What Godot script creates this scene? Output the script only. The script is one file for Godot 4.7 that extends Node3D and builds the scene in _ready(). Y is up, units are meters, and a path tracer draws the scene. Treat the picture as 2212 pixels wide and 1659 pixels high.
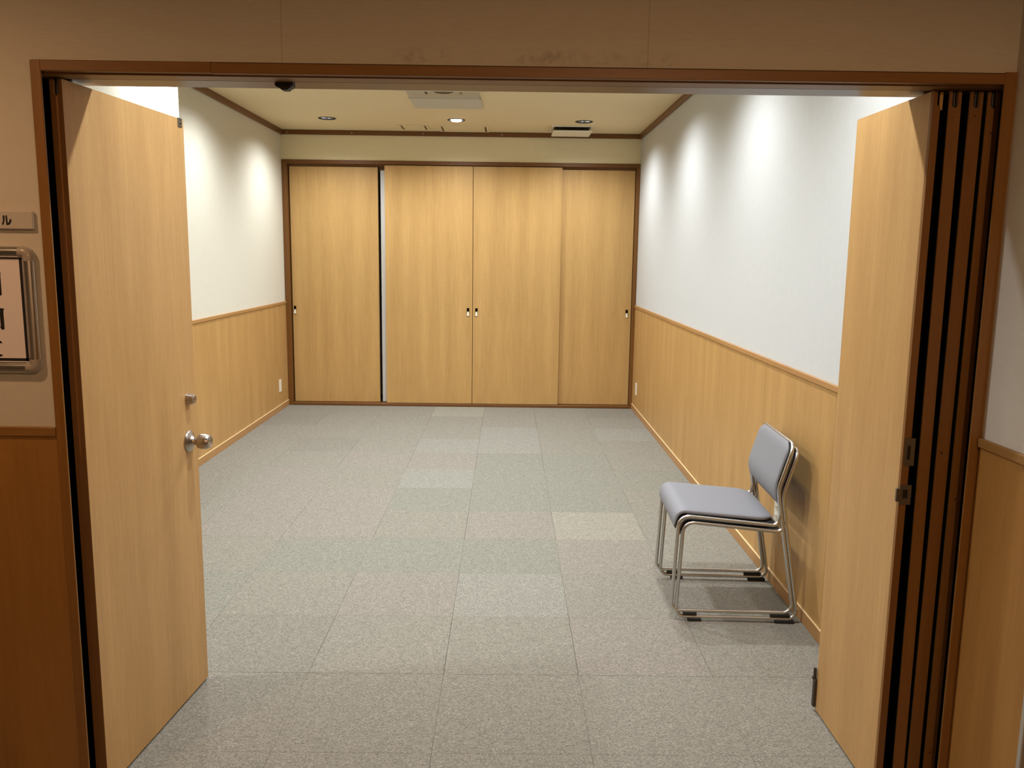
extends Node3D
# A meeting room seen from a dim hall through an open folding partition.

const XL := -2.0
const XR := 1.507
const ZB := -6.02
const H := 2.711
const HH := 2.45      # hall ceiling
const SOFFIT := 1.974
const ROWS := [-0.38, -2.013, -3.646, -5.279]
const COLS := [-1.391, -0.25, 0.88]

var M := {}
var taken := {}

# ------------------------------------------------------------------ helpers
func tri(st: SurfaceTool, a: Vector3, b: Vector3, c: Vector3, na: Vector3, nb: Vector3, nc: Vector3) -> void:
	var n := na + nb + nc
	if (b - a).cross(c - a).dot(n) > 0.0:
		var t := b; b = c; c = t
		var tn := nb; nb = nc; nc = tn
	st.set_normal(na); st.add_vertex(a)
	st.set_normal(nb); st.add_vertex(b)
	st.set_normal(nc); st.add_vertex(c)

func face(st: SurfaceTool, p: Array, n: Vector3) -> void:
	for i in range(1, p.size() - 1):
		tri(st, p[0], p[i], p[i + 1], n, n, n)

func quad_s(st: SurfaceTool, a: Vector3, b: Vector3, c: Vector3, d: Vector3, na: Vector3, nb: Vector3, nc: Vector3, nd: Vector3) -> void:
	tri(st, a, b, c, na, nb, nc)
	tri(st, a, c, d, na, nc, nd)

func begin() -> SurfaceTool:
	var st := SurfaceTool.new()
	st.begin(Mesh.PRIMITIVE_TRIANGLES)
	return st

# a box between two corners with chamfered edges
func add_box(st: SurfaceTool, lo: Vector3, hi: Vector3, b := 0.0, xf := Transform3D.IDENTITY) -> void:
	var c := (lo + hi) * 0.5
	var h := (hi - lo).abs() * 0.5
	b = minf(b, minf(h.x, minf(h.y, h.z)) * 0.9)
	var ax := [Vector3.RIGHT, Vector3.UP, Vector3.BACK]
	for k in 3:
		var u := (k + 1) % 3
		var v := (k + 2) % 3
		for s in [-1.0, 1.0]:
			var n: Vector3 = ax[k] * s
			var pts := []
			for q in [[-1, -1], [1, -1], [1, 1], [-1, 1]]:
				pts.append(xf * (c + n * h[k] + ax[u] * (h[u] - b) * q[0] + ax[v] * (h[v] - b) * q[1]))
			face(st, pts, xf.basis * n)
	if b <= 0.0:
		return
	for k in 3:
		var u := (k + 1) % 3
		var v := (k + 2) % 3
		for su in [-1.0, 1.0]:
			for sv in [-1.0, 1.0]:
				var n: Vector3 = (ax[u] * su + ax[v] * sv).normalized()
				var pts := []
				for q in [[-1, 0], [1, 0], [1, 1], [-1, 1]]:
					var e: Vector3 = ax[k] * (h[k] - b) * q[0]
					if q[1] == 0:
						e += ax[u] * su * h[u] + ax[v] * sv * (h[v] - b)
					else:
						e += ax[u] * su * (h[u] - b) + ax[v] * sv * h[v]
					pts.append(xf * (c + e))
				face(st, pts, xf.basis * n)
	for sx in [-1.0, 1.0]:
		for sy in [-1.0, 1.0]:
			for sz in [-1.0, 1.0]:
				var s := Vector3(sx, sy, sz)
				var pts := []
				for k in 3:
					var e := Vector3.ZERO
					for j in 3:
						e[j] = s[j] * (h[j] if j == k else h[j] - b)
					pts.append(xf * (c + e))
				face(st, pts, xf.basis * s.normalized())

# polygon (x, y) extruded from z0 to z1
func add_prism(st: SurfaceTool, poly: PackedVector2Array, z0: float, z1: float, xf := Transform3D.IDENTITY) -> void:
	var idx := Geometry2D.triangulate_polygon(poly)
	for i in range(0, idx.size(), 3):
		for e in [[z0, -1.0], [z1, 1.0]]:
			var n: Vector3 = xf.basis * (Vector3.BACK * e[1] * signf(z1 - z0))
			var p := []
			for k in 3:
				var q := poly[idx[i + k]]
				p.append(xf * Vector3(q.x, q.y, e[0]))
			face(st, p, n)
	var cw := Geometry2D.is_polygon_clockwise(poly)
	for i in poly.size():
		var a := poly[i]
		var b := poly[(i + 1) % poly.size()]
		var d := (b - a).normalized()
		var n2 := Vector2(d.y, -d.x)
		# outward for counter-clockwise in a y-up plane; is_polygon_clockwise is for y-down
		var mid := (a + b) * 0.5 + n2 * 0.0002
		if Geometry2D.is_point_in_polygon(mid, poly):
			n2 = -n2
		face(st, [xf * Vector3(a.x, a.y, z0), xf * Vector3(b.x, b.y, z0), xf * Vector3(b.x, b.y, z1), xf * Vector3(a.x, a.y, z1)], xf.basis * Vector3(n2.x, n2.y, 0))

# profile of (radius, height) spun about the y axis, then moved by xf
func add_lathe(st: SurfaceTool, prof: Array, xf := Transform3D.IDENTITY, seg := 32) -> void:
	for i in prof.size() - 1:
		var a: Vector2 = prof[i]
		var b: Vector2 = prof[i + 1]
		var d := (b - a)
		if d.length() < 1e-6:
			continue
		d = d.normalized()
		var n := Vector2(d.y, -d.x)
		for s in seg:
			var t0 := TAU * s / seg
			var t1 := TAU * (s + 1) / seg
			var c0 := Vector3(cos(t0), 0, sin(t0))
			var c1 := Vector3(cos(t1), 0, sin(t1))
			var n0: Vector3 = xf.basis * (c0 * n.x + Vector3.UP * n.y)
			var n1: Vector3 = xf.basis * (c1 * n.x + Vector3.UP * n.y)
			quad_s(st, xf * (c0 * a.x + Vector3.UP * a.y), xf * (c1 * a.x + Vector3.UP * a.y), xf * (c1 * b.x + Vector3.UP * b.y), xf * (c0 * b.x + Vector3.UP * b.y), n0, n1, n1, n0)

# corners of a polyline rounded with arcs
func rounded(p: Array, r: Array, steps := 7) -> Array:
	var o := [p[0]]
	for i in range(1, p.size() - 1):
		var a: Vector3 = (p[i - 1] - p[i])
		var b: Vector3 = (p[i + 1] - p[i])
		var ang := a.angle_to(b)
		var rad: float = r[i]
		if rad <= 0.0 or ang > 3.1:
			o.append(p[i]); continue
		var t := rad / tan(ang * 0.5)
		t = minf(t, minf(a.length(), b.length()) * 0.49)
		var rr := t * tan(ang * 0.5)
		var ad := a.normalized()
		var bd := b.normalized()
		var cen: Vector3 = p[i] + (ad + bd).normalized() * (rr / sin(ang * 0.5))
		var va: Vector3 = p[i] + ad * t - cen
		var vb: Vector3 = p[i] + bd * t - cen
		for k in steps + 1:
			o.append(cen + va.slerp(vb, float(k) / steps))
	o.append(p[-1])
	return o

func add_tube(st: SurfaceTool, p: Array, r: float, seg := 12, xf := Transform3D.IDENTITY) -> void:
	var d0: Vector3 = (p[1] - p[0]).normalized()
	var u := d0.cross(Vector3.UP)
	if u.length() < 0.1:
		u = d0.cross(Vector3.RIGHT)
	u = u.normalized()
	var rings := []
	for i in p.size():
		var d: Vector3
		if i == 0: d = d0
		elif i == p.size() - 1: d = (p[i] - p[i - 1]).normalized()
		else: d = ((p[i + 1] - p[i]).normalized() + (p[i] - p[i - 1]).normalized()).normalized()
		u = (u - d * u.dot(d)).normalized()
		var v := d.cross(u)
		var ring := []
		for s in seg:
			var t := TAU * s / seg
			ring.append(u * cos(t) + v * sin(t))
		rings.append(ring)
	for i in p.size() - 1:
		for s in seg:
			var s2 := (s + 1) % seg
			var n0: Vector3 = rings[i][s]
			var n1: Vector3 = rings[i][s2]
			var n2: Vector3 = rings[i + 1][s2]
			var n3: Vector3 = rings[i + 1][s]
			quad_s(st, xf * (p[i] + n0 * r), xf * (p[i] + n1 * r), xf * (p[i + 1] + n2 * r), xf * (p[i + 1] + n3 * r), xf.basis * n0, xf.basis * n1, xf.basis * n2, xf.basis * n3)
	for e in [0, p.size() - 1]:
		var n: Vector3 = -d0 if e == 0 else (p[e] - p[e - 1]).normalized()
		var pts := []
		for s in seg:
			pts.append(xf * (p[e] + rings[e][s] * r))
		face(st, pts, xf.basis * n)

# a padded sheet: a flat rounded section swept along a path in the x-y plane
func add_pad(st: SurfaceTool, path: Array, half: Callable, thick: float, ex := 3.2, seg := 40) -> void:
	var rings := []
	var np := path.size()
	for i in np:
		var d: Vector2
		if i == 0: d = path[1] - path[0]
		elif i == np - 1: d = path[i] - path[i - 1]
		else: d = path[i + 1] - path[i - 1]
		d = d.normalized()
		var n := Vector2(-d.y, d.x)
		var t := float(i) / (np - 1)
		var w: float = half.call(t)
		var th := thick
		var ends := minf(t, 1.0 - t) * (np - 1)
		if ends < 4.0:
			th = thick * sqrt(1.0 - pow(1.0 - (ends + 0.15) / 4.15, 2.0))
		var ring := []
		for s in seg:
			var a := TAU * s / seg
			var cz := signf(cos(a)) * pow(absf(cos(a)), 2.0 / (ex * 2.2))
			var ct := signf(sin(a)) * pow(absf(sin(a)), 2.0 / ex)
			var q: Vector2 = path[i] + n * (ct * th)
			ring.append(Vector3(q.x, q.y, cz * w))
		rings.append(ring)
	var norms := []
	for i in np:
		var row := []
		for s in seg:
			var du: Vector3 = rings[mini(i + 1, np - 1)][s] - rings[maxi(i - 1, 0)][s]
			var dv: Vector3 = rings[i][(s + 1) % seg] - rings[i][(s + seg - 1) % seg]
			var n3 := du.cross(dv)
			var cen := Vector3(path[i].x, path[i].y, 0)
			if n3.length() < 1e-12: n3 = rings[i][s] - cen
			n3 = n3.normalized()
			if n3.dot(rings[i][s] - cen) < 0.0: n3 = -n3
			row.append(n3)
		norms.append(row)
	for i in np - 1:
		for s in seg:
			var s2 := (s + 1) % seg
			quad_s(st, rings[i][s], rings[i][s2], rings[i + 1][s2], rings[i + 1][s], norms[i][s], norms[i][s2], norms[i + 1][s2], norms[i + 1][s])
	for e in [0, np - 1]:
		var d: Vector2 = (path[0] - path[1]) if e == 0 else (path[e] - path[e - 1])
		face(st, rings[e], Vector3(d.x, d.y, 0).normalized())

func numbered(called: String) -> String:
	if not taken.has(called):
		taken[called] = 0
		return called
	taken[called] += 1
	return "%s_%03d" % [called, taken[called]]

func obj(called: String, st: SurfaceTool, m: Material, parent: Node = self) -> MeshInstance3D:
	var o := MeshInstance3D.new()
	o.mesh = st.commit()
	o.material_override = m
	o.cast_shadow = GeometryInstance3D.SHADOW_CASTING_SETTING_ON
	o.name = numbered(called) if parent == self else called
	parent.add_child(o, true)
	return o

func box(called: String, lo: Vector3, hi: Vector3, m: Material, parent: Node = self, b := 0.001) -> MeshInstance3D:
	var st := begin()
	add_box(st, lo, hi, b)
	return obj(called, st, m, parent)

func tag(o: Node, label: String, category: String, group := "") -> Node:
	o.set_meta("label", label)
	o.set_meta("category", category)
	if group: o.set_meta("group", group)
	return o

func struct(o: Node, label := "") -> Node:
	o.set_meta("kind", "structure")
	if label: o.set_meta("label", label)
	return o

func thing(called: String, label: String, category: String, at := Vector3.ZERO, group := "") -> Node3D:
	var o := Node3D.new()
	o.name = numbered(called)
	add_child(o)
	o.position = at
	tag(o, label, category, group)
	return o

func shell(called: String) -> Node3D:
	var o := Node3D.new()
	o.name = numbered(called)
	add_child(o)
	return struct(o)

# ------------------------------------------------------------------ materials
func noise_image(w: int, h: int, sd: int, freq: float, oct: int, w2: int, h2: int) -> PackedByteArray:
	var n := FastNoiseLite.new()
	n.seed = sd
	n.frequency = freq
	n.noise_type = FastNoiseLite.TYPE_SIMPLEX_SMOOTH
	n.fractal_octaves = oct
	var im := n.get_seamless_image(w, h)
	im.convert(Image.FORMAT_L8)
	im.resize(w2, h2, Image.INTERPOLATE_CUBIC)
	return im.get_data()

func tex(im: Image) -> ImageTexture:
	im.generate_mipmaps()
	return ImageTexture.create_from_image(im)

# veneer with grain running along v (or u when lying)
func wood_texture(sd: int, dark: Color, light: Color, contrast: float, lying := false) -> Array:
	var W := 1024
	var a := noise_image(256, 24, sd, 0.03, 3, W, W)
	var b := noise_image(512, 72, sd + 7, 0.12, 2, W, W)
	var c := noise_image(1024, 220, sd + 13, 0.35, 2, W, W)
	var d := PackedByteArray()
	d.resize(W * W * 3)
	var g := PackedByteArray()
	g.resize(W * W)
	for y in W:
		for x in W:
			var i := y * W + x
			var v := (a[i] * 0.40 + b[i] * 0.28 + c[i] * 0.32) / 255.0
			v = clampf(0.5 + (v - 0.5) * contrast, 0.0, 1.0)
			var k := (x * W + y) if lying else i
			d[k * 3] = int(255.0 * lerpf(dark.r, light.r, v))
			d[k * 3 + 1] = int(255.0 * lerpf(dark.g, light.g, v))
			d[k * 3 + 2] = int(255.0 * lerpf(dark.b, light.b, v))
	return [tex(Image.create_from_data(W, W, false, Image.FORMAT_RGB8, d))]

func wood(t: Texture2D, tint: Color, rough: float, scale: Vector3, offset := Vector3.ZERO, spec := 0.4) -> StandardMaterial3D:
	var m := StandardMaterial3D.new()
	m.albedo_texture = t
	m.albedo_color = tint
	m.roughness = rough
	m.metallic_specular = spec
	m.uv1_triplanar = true
	m.uv1_world_triplanar = true
	m.uv1_triplanar_sharpness = 16.0
	m.uv1_scale = scale
	m.uv1_offset = offset
	return m

func plain(c: Color, rough := 0.6, metal := 0.0, spec := 0.5) -> StandardMaterial3D:
	var m := StandardMaterial3D.new()
	m.albedo_color = c
	m.roughness = rough
	m.metallic = metal
	m.metallic_specular = spec
	return m

func make_materials() -> void:
	var vert: Texture2D = wood_texture(11, Color(0.600, 0.450, 0.270), Color(0.790, 0.625, 0.405), 0.75)[0]
	var lying: Texture2D = wood_texture(29, Color(0.600, 0.450, 0.270), Color(0.790, 0.625, 0.405), 0.7, true)[0]
	M.door = wood(vert, Color(1.045, 1.06, 1.06), 0.42, Vector3(1.0 / 1.1, 1.0 / 2.6, 1.0 / 1.1))
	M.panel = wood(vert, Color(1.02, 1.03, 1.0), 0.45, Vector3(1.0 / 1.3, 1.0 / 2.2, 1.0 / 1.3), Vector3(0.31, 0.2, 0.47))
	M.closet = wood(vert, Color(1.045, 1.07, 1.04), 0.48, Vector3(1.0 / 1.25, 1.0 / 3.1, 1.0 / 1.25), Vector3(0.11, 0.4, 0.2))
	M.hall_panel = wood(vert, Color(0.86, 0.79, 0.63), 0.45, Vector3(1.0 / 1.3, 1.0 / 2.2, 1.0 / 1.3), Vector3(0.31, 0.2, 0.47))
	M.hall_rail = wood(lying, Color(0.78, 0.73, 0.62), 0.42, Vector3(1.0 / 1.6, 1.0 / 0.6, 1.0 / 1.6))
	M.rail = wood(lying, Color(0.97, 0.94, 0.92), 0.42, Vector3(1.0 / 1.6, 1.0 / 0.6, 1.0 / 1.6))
	M.frame = wood(lying, Color(0.72, 0.65, 0.54), 0.42, Vector3(1.0 / 1.6, 1.0 / 0.6, 1.0 / 1.6))
	M.frame_up = wood(vert, Color(0.76, 0.69, 0.56), 0.42, Vector3(1.0 / 0.6, 1.0 / 2.0, 1.0 / 0.6))
	M.edge = wood(vert, Color(0.72, 0.64, 0.52), 0.5, Vector3(1.0 / 0.5, 1.0 / 2.4, 1.0 / 0.5), Vector3(0.6, 0.1, 0.3))
	M.dark = wood(lying, Color(0.62, 0.53, 0.41), 0.38, Vector3(1.0 / 1.4, 1.0 / 0.6, 1.0 / 1.4), Vector3(0.2, 0, 0.1))
	M.dark_up = wood(vert, Color(0.64, 0.55, 0.43), 0.38, Vector3(1.0 / 0.6, 1.0 / 2.0, 1.0 / 0.6))
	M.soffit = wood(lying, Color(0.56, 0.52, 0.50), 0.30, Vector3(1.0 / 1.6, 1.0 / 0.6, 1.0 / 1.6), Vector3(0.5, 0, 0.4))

	# woven wall covering: fine lying threads
	var W := 512
	var f := noise_image(96, 512, 51, 0.30, 2, W, W)
	var f2 := noise_image(128, 128, 57, 0.04, 3, W, W)
	var alb := PackedByteArray(); alb.resize(W * W * 3)
	var hgt := PackedByteArray(); hgt.resize(W * W)
	for i in W * W:
		var v := f[i] / 255.0
		var s := 0.985 + 0.030 * (v - 0.5) + 0.014 * (f2[i] / 255.0 - 0.5)
		var q := int(clampf(s, 0.0, 1.0) * 255.0)
		alb[i * 3] = q; alb[i * 3 + 1] = q; alb[i * 3 + 2] = q
		hgt[i] = f[i]
	var paper := tex(Image.create_from_data(W, W, false, Image.FORMAT_RGB8, alb))
	var him := Image.create_from_data(W, W, false, Image.FORMAT_L8, hgt)
	him.convert(Image.FORMAT_RGBA8)
	him.bump_map_to_normal_map(1.2)
	var pnor := tex(him)
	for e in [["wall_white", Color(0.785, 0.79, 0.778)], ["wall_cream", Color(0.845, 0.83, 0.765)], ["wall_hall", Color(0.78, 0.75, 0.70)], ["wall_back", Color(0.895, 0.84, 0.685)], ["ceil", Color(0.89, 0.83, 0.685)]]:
		var m := StandardMaterial3D.new()
		m.albedo_texture = paper
		m.albedo_color = e[1]
		m.roughness = 0.85
		m.metallic_specular = 0.25
		m.normal_enabled = e[0] != "ceil"
		if m.normal_enabled:
			m.normal_texture = pnor
			m.normal_scale = 0.22
		m.uv1_triplanar = true
		m.uv1_world_triplanar = true
		m.uv1_triplanar_sharpness = 16.0
		m.uv1_scale = Vector3.ONE / 0.30
		M[e[0]] = m

	# carpet: short flecks of loop pile
	var rng := RandomNumberGenerator.new()
	rng.seed = 404
	var C := 1024
	var cim := PackedByteArray(); cim.resize(C * C * 3)
	var lum := PackedFloat32Array(); lum.resize(C * C)
	lum.fill(0.0)
	for k in 90000:
		var x := rng.randi() % C
		var y := rng.randi() % C
		var len := rng.randi_range(4, 9)
		var v := rng.randf_range(-1.0, 1.0)
		var slope := rng.randf_range(-0.35, 0.35)
		for j in len:
			for t in 2:
				var xx := (x + j) % C
				var yy := (y + t + int(slope * j) + C) % C
				lum[yy * C + xx] = v
	for i in C * C:
		var v := lum[i] + rng.randf_range(-0.35, 0.35)
		var s := 0.80 + 0.19 * v
		cim[i * 3] = int(clampf(s, 0, 1) * 255.0)
		cim[i * 3 + 1] = int(clampf(s * 0.995, 0, 1) * 255.0)
		cim[i * 3 + 2] = int(clampf(s * 0.985, 0, 1) * 255.0)
	var pile := tex(Image.create_from_data(C, C, false, Image.FORMAT_RGB8, cim))
	var tones := [Color(0.655, 0.638, 0.590), Color(0.640, 0.635, 0.585), Color(0.665, 0.640, 0.598), Color(0.695, 0.678, 0.620), Color(0.668, 0.660, 0.618), Color(0.640, 0.622, 0.576)]
	M.carpet = []
	for t in tones:
		var m := StandardMaterial3D.new()
		m.albedo_texture = pile
		m.albedo_color = t
		m.roughness = 1.0
		m.metallic_specular = 0.1
		m.uv1_triplanar = true
		m.uv1_world_triplanar = true
		m.uv1_triplanar_sharpness = 16.0
		m.uv1_scale = Vector3.ONE / 0.86
		m.uv1_offset = Vector3(rng.randf(), rng.randf(), rng.randf())
		M.carpet.append(m)

	M.grey_steel = plain(Color(0.60, 0.57, 0.52), 0.5)
	M.highlight_tone = plain(Color(0.93, 0.83, 0.64), 0.4)  # pale tone that paints the bright highlight along baseboard tops
	M.knot = plain(Color(0.30, 0.15, 0.05), 0.6)
	M.slab = plain(Color(0.30, 0.28, 0.25), 0.95)
	M.chrome = plain(Color(0.80, 0.80, 0.79), 0.27, 1.0)
	M.steel = plain(Color(0.70, 0.66, 0.62), 0.30, 1.0)
	M.dullsteel = plain(Color(0.50, 0.47, 0.42), 0.45, 1.0)
	M.aluminium = plain(Color(0.80, 0.79, 0.78), 0.2, 1.0)
	M.brass = plain(Color(0.85, 0.74, 0.45), 0.25, 1.0)
	M.vinyl = plain(Color(0.505, 0.508, 0.526), 0.55, 0.0, 0.4)
	M.shell = plain(Color(0.10, 0.085, 0.08), 0.6)
	M.rubber = plain(Color(0.13, 0.115, 0.10), 0.7)
	M.black = plain(Color(0.045, 0.043, 0.04), 0.5)
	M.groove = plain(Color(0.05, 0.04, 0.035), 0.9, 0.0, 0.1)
	M.ivory = plain(Color(0.90, 0.875, 0.80), 0.45)
	M.acgrey = plain(Color(0.66, 0.65, 0.60), 0.5)
	M.dark_steel = plain(Color(0.36, 0.34, 0.32), 0.3, 1.0)
	M.acwhite = plain(Color(0.73, 0.73, 0.69), 0.5)
	M.plate = plain(Color(0.72, 0.69, 0.66), 0.5)
	M.paper = plain(Color(0.86, 0.82, 0.82), 0.8)
	M.ink = plain(Color(0.05, 0.035, 0.035), 0.7)
	M.clearplastic = plain(Color(0.62, 0.58, 0.54), 0.25)
	M.reflector = plain(Color(0.78, 0.81, 0.88), 0.18, 1.0)
	M.closet_white = plain(Color(0.84, 0.83, 0.80), 0.7)
	M.lens = plain(Color(1, 1, 1), 0.4)
	M.lens.emission_enabled = true
	M.lens.emission = Color(1.0, 0.985, 0.96)
	M.lens.emission_energy_multiplier = 9.0
	M.lens_warm = plain(Color(1, 1, 1), 0.4)
	M.lens_warm.emission_enabled = true
	M.lens_warm.emission = Color(1.0, 0.72, 0.45)
	M.lens_warm.emission_energy_multiplier = 4.0

# ------------------------------------------------------------------ the scene
func _ready() -> void:
	# camera: level eye at 1.54 m in the hall, tipped down a little
	var cam := Camera3D.new()
	cam.name = "camera"
	cam.fov = 49.163
	cam.near = 0.05
	cam.far = 60.0
	add_child(cam)
	var by := Basis(Vector3.UP, -0.00654)
	var bx := Basis(Vector3.RIGHT, -0.15299)
	var bz := Basis(Vector3.BACK, 0.012622)
	cam.transform = Transform3D(by * bx * bz, Vector3(0.22127, 1.54066, 2.41415))
	cam.current = true

	var we := WorldEnvironment.new()
	we.name = "world"
	var env := Environment.new()
	env.background_mode = Environment.BG_COLOR
	env.background_color = Color(0, 0, 0)
	env.tonemap_mode = Environment.TONE_MAPPER_LINEAR
	env.tonemap_exposure = 1.0
	env.sdfgi_enabled = true
	env.ssao_enabled = true
	env.ssil_enabled = true
	we.environment = env
	add_child(we)

	make_materials()
	build_floor()
	build_room()
	build_closet()
	build_front_wall()
	build_hall()
	build_ceiling()
	build_downlights()
	build_partition()
	build_signs()
	build_chairs()
	build_small_things()

# ------------------------------------------------------------------ floor
func build_floor() -> void:
	var fl := box("floor", Vector3(-2.05, -0.12, -6.75), Vector3(1.56, -0.006, 0.5), M.slab, self, 0.0)
	struct(fl, "grey carpet tile floor of the meeting room")
	var meshes := []
	for k in 3:
		var st := begin()
		add_box(st, Vector3(0.0003 + 0.0004 * k, -0.006, -0.4998), Vector3(0.4998, 0.0, -0.0002 - 0.0004 * k), 0.0004)
		meshes.append(st.commit())
	# tone of each tile; columns from the left wall, rows from the doorway
	var tone := [
		"0 0 0 0 0 0 0", "0 0 5 0 0 2 0", "0 1 0 2 4 0 0", "1 0 1 1 1 2 0", "0 2 2 0 2 3 0", "0 2 2 1 1 1 0",
		"0 2 0 4 1 1 1", "0 0 2 2 1 1 0", "0 5 0 4 4 0 0", "0 0 0 0 4 0 4", "5 0 0 0 0 0 0", "0 0 0 3 0 0 5", "0 5 0 0 0 5 0"]
	for j in range(-1, 13):
		for i in 7:
			var x0 := XL + 0.5 * i
			if j == -1 and x0 < -1.01:
				continue
			var o := MeshInstance3D.new()
			o.mesh = meshes[(i * 3 + j * 5 + 30) % 3]
			var row: PackedStringArray = String(tone[maxi(j, 0)]).split(" ")
			o.material_override = M.carpet[int(row[i])]
			o.name = "carpet_tile"
			o.position = Vector3(x0, 0.0, -0.5 * j)
			fl.add_child(o, true)

# ------------------------------------------------------------------ room shell
func build_room() -> void:
	# left wall, with a thicker part towards the hall
	var wl := shell("wall_left")
	box("plaster", Vector3(XL - 0.12, 0, -6.75), Vector3(XL, H, 0.06), M.wall_cream, wl, 0.0)
	box("pilaster", Vector3(XL, 0, -2.34), Vector3(-1.58, H, 0.06), M.wall_cream, wl, 0.002)
	var z := ZB
	while z < -2.35:
		var z1 := minf(z + 0.9, -2.34)
		box("wainscot_panel", Vector3(XL, 0.0, z + 0.0008), Vector3(XL + 0.006, 1.03, z1 - 0.0008), M.panel, wl, 0.0006)
		z += 0.9
	z = -2.34
	while z < 0.0:
		var z1 := minf(z + 0.9, 0.06)
		box("wainscot_panel", Vector3(-1.58, 0.0, z + 0.0008), Vector3(-1.574, 1.03, z1 - 0.0008), M.panel, wl, 0.0006)
		z += 0.9
	# right wall
	var wr := shell("wall_right")
	box("plaster", Vector3(XR, 0, -6.75), Vector3(XR + 0.12, H, 0.23), M.wall_white, wr, 0.0)
	for e in [[-6.02, -5.29], [-5.29, -4.39], [-4.39, -3.49], [-3.49, -2.59], [-2.59, -1.69], [-1.69, -0.79], [-0.79, 0.06]]:
		box("wainscot_panel", Vector3(XR - 0.006, 0.0, e[0] + 0.0009), Vector3(XR, 1.03, e[1] - 0.0009), M.panel, wr, 0.0006)
	# wall above the closet
	var wb := shell("wall_back")
	box("plaster", Vector3(XL, 2.43, ZB - 0.12), Vector3(XR, H, ZB), M.wall_back, wb, 0.0)
	# rails and baseboards
	var t1 := box("trim_rail_left", Vector3(XL, 1.03, ZB), Vector3(XL + 0.014, 1.054, -2.34), M.rail, self, 0.0015)
	struct(t1)
	struct(box("trim_rail_left_near", Vector3(-1.58, 1.03, -2.34), Vector3(-1.566, 1.054, 0.06), M.rail, self, 0.0015))
	struct(box("trim_rail_right", Vector3(XR - 0.014, 1.03, ZB), Vector3(XR, 1.054, 0.06), M.rail, self, 0.0015))
	var baseboard_left := box("baseboard_left", Vector3(XL, 0, ZB), Vector3(XL + 0.013, 0.055, -2.34), M.rail, self, 0.001)
	struct(baseboard_left)
	box("painted_highlight", Vector3(XL, 0.0551, ZB), Vector3(XL + 0.013, 0.0575, -2.34), M.highlight_tone, baseboard_left, 0.0006)  # highlight line painted in as a pale strip, on every baseboard
	var baseboard_left_near := box("baseboard_left_near", Vector3(-1.58, 0, -2.34), Vector3(-1.567, 0.055, 0.06), M.rail, self, 0.001)
	struct(baseboard_left_near)
	box("painted_highlight", Vector3(-1.58, 0.0551, -2.34), Vector3(-1.567, 0.0575, 0.06), M.highlight_tone, baseboard_left_near, 0.0006)
	var baseboard_right := box("baseboard_right", Vector3(XR - 0.013, 0, ZB), Vector3(XR, 0.055, 0.06), M.rail, self, 0.001)
	struct(baseboard_right)
	box("painted_highlight", Vector3(XR - 0.013, 0.0551, ZB), Vector3(XR, 0.0575, 0.06), M.highlight_tone, baseboard_right, 0.0006)
	# dark cornice under the ceiling
	var cb := box("trim_cornice_back", Vector3(XL, H - 0.045, ZB), Vector3(XR, H, ZB + 0.020), M.dark, self, 0.002)
	struct(cb)
	for x in [-1.933, -1.306, -0.616, 0.152, 0.9]:
		var sn := begin()
		add_lathe(sn, [Vector2(0.006, 0.0), Vector2(0.005, 0.0015), Vector2(0.0, 0.002)], Transform3D(Basis(Vector3.RIGHT, PI / 2), Vector3(x, 2.685, ZB + 0.0198)), 12)
		obj("nail_cap", sn, M.plate, cb)
	struct(box("trim_cornice_left", Vector3(XL, H - 0.047, ZB), Vector3(XL + 0.022, H, -2.34), M.dark, self, 0.002))
	struct(box("trim_cornice_left_near", Vector3(-1.58, H - 0.047, -2.34), Vector3(-1.558, H, 0.06), M.dark, self, 0.002))
	struct(box("trim_cornice_right", Vector3(XR - 0.022, H - 0.047, ZB), Vector3(XR, H, 0.06), M.dark, self, 0.002))

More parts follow.
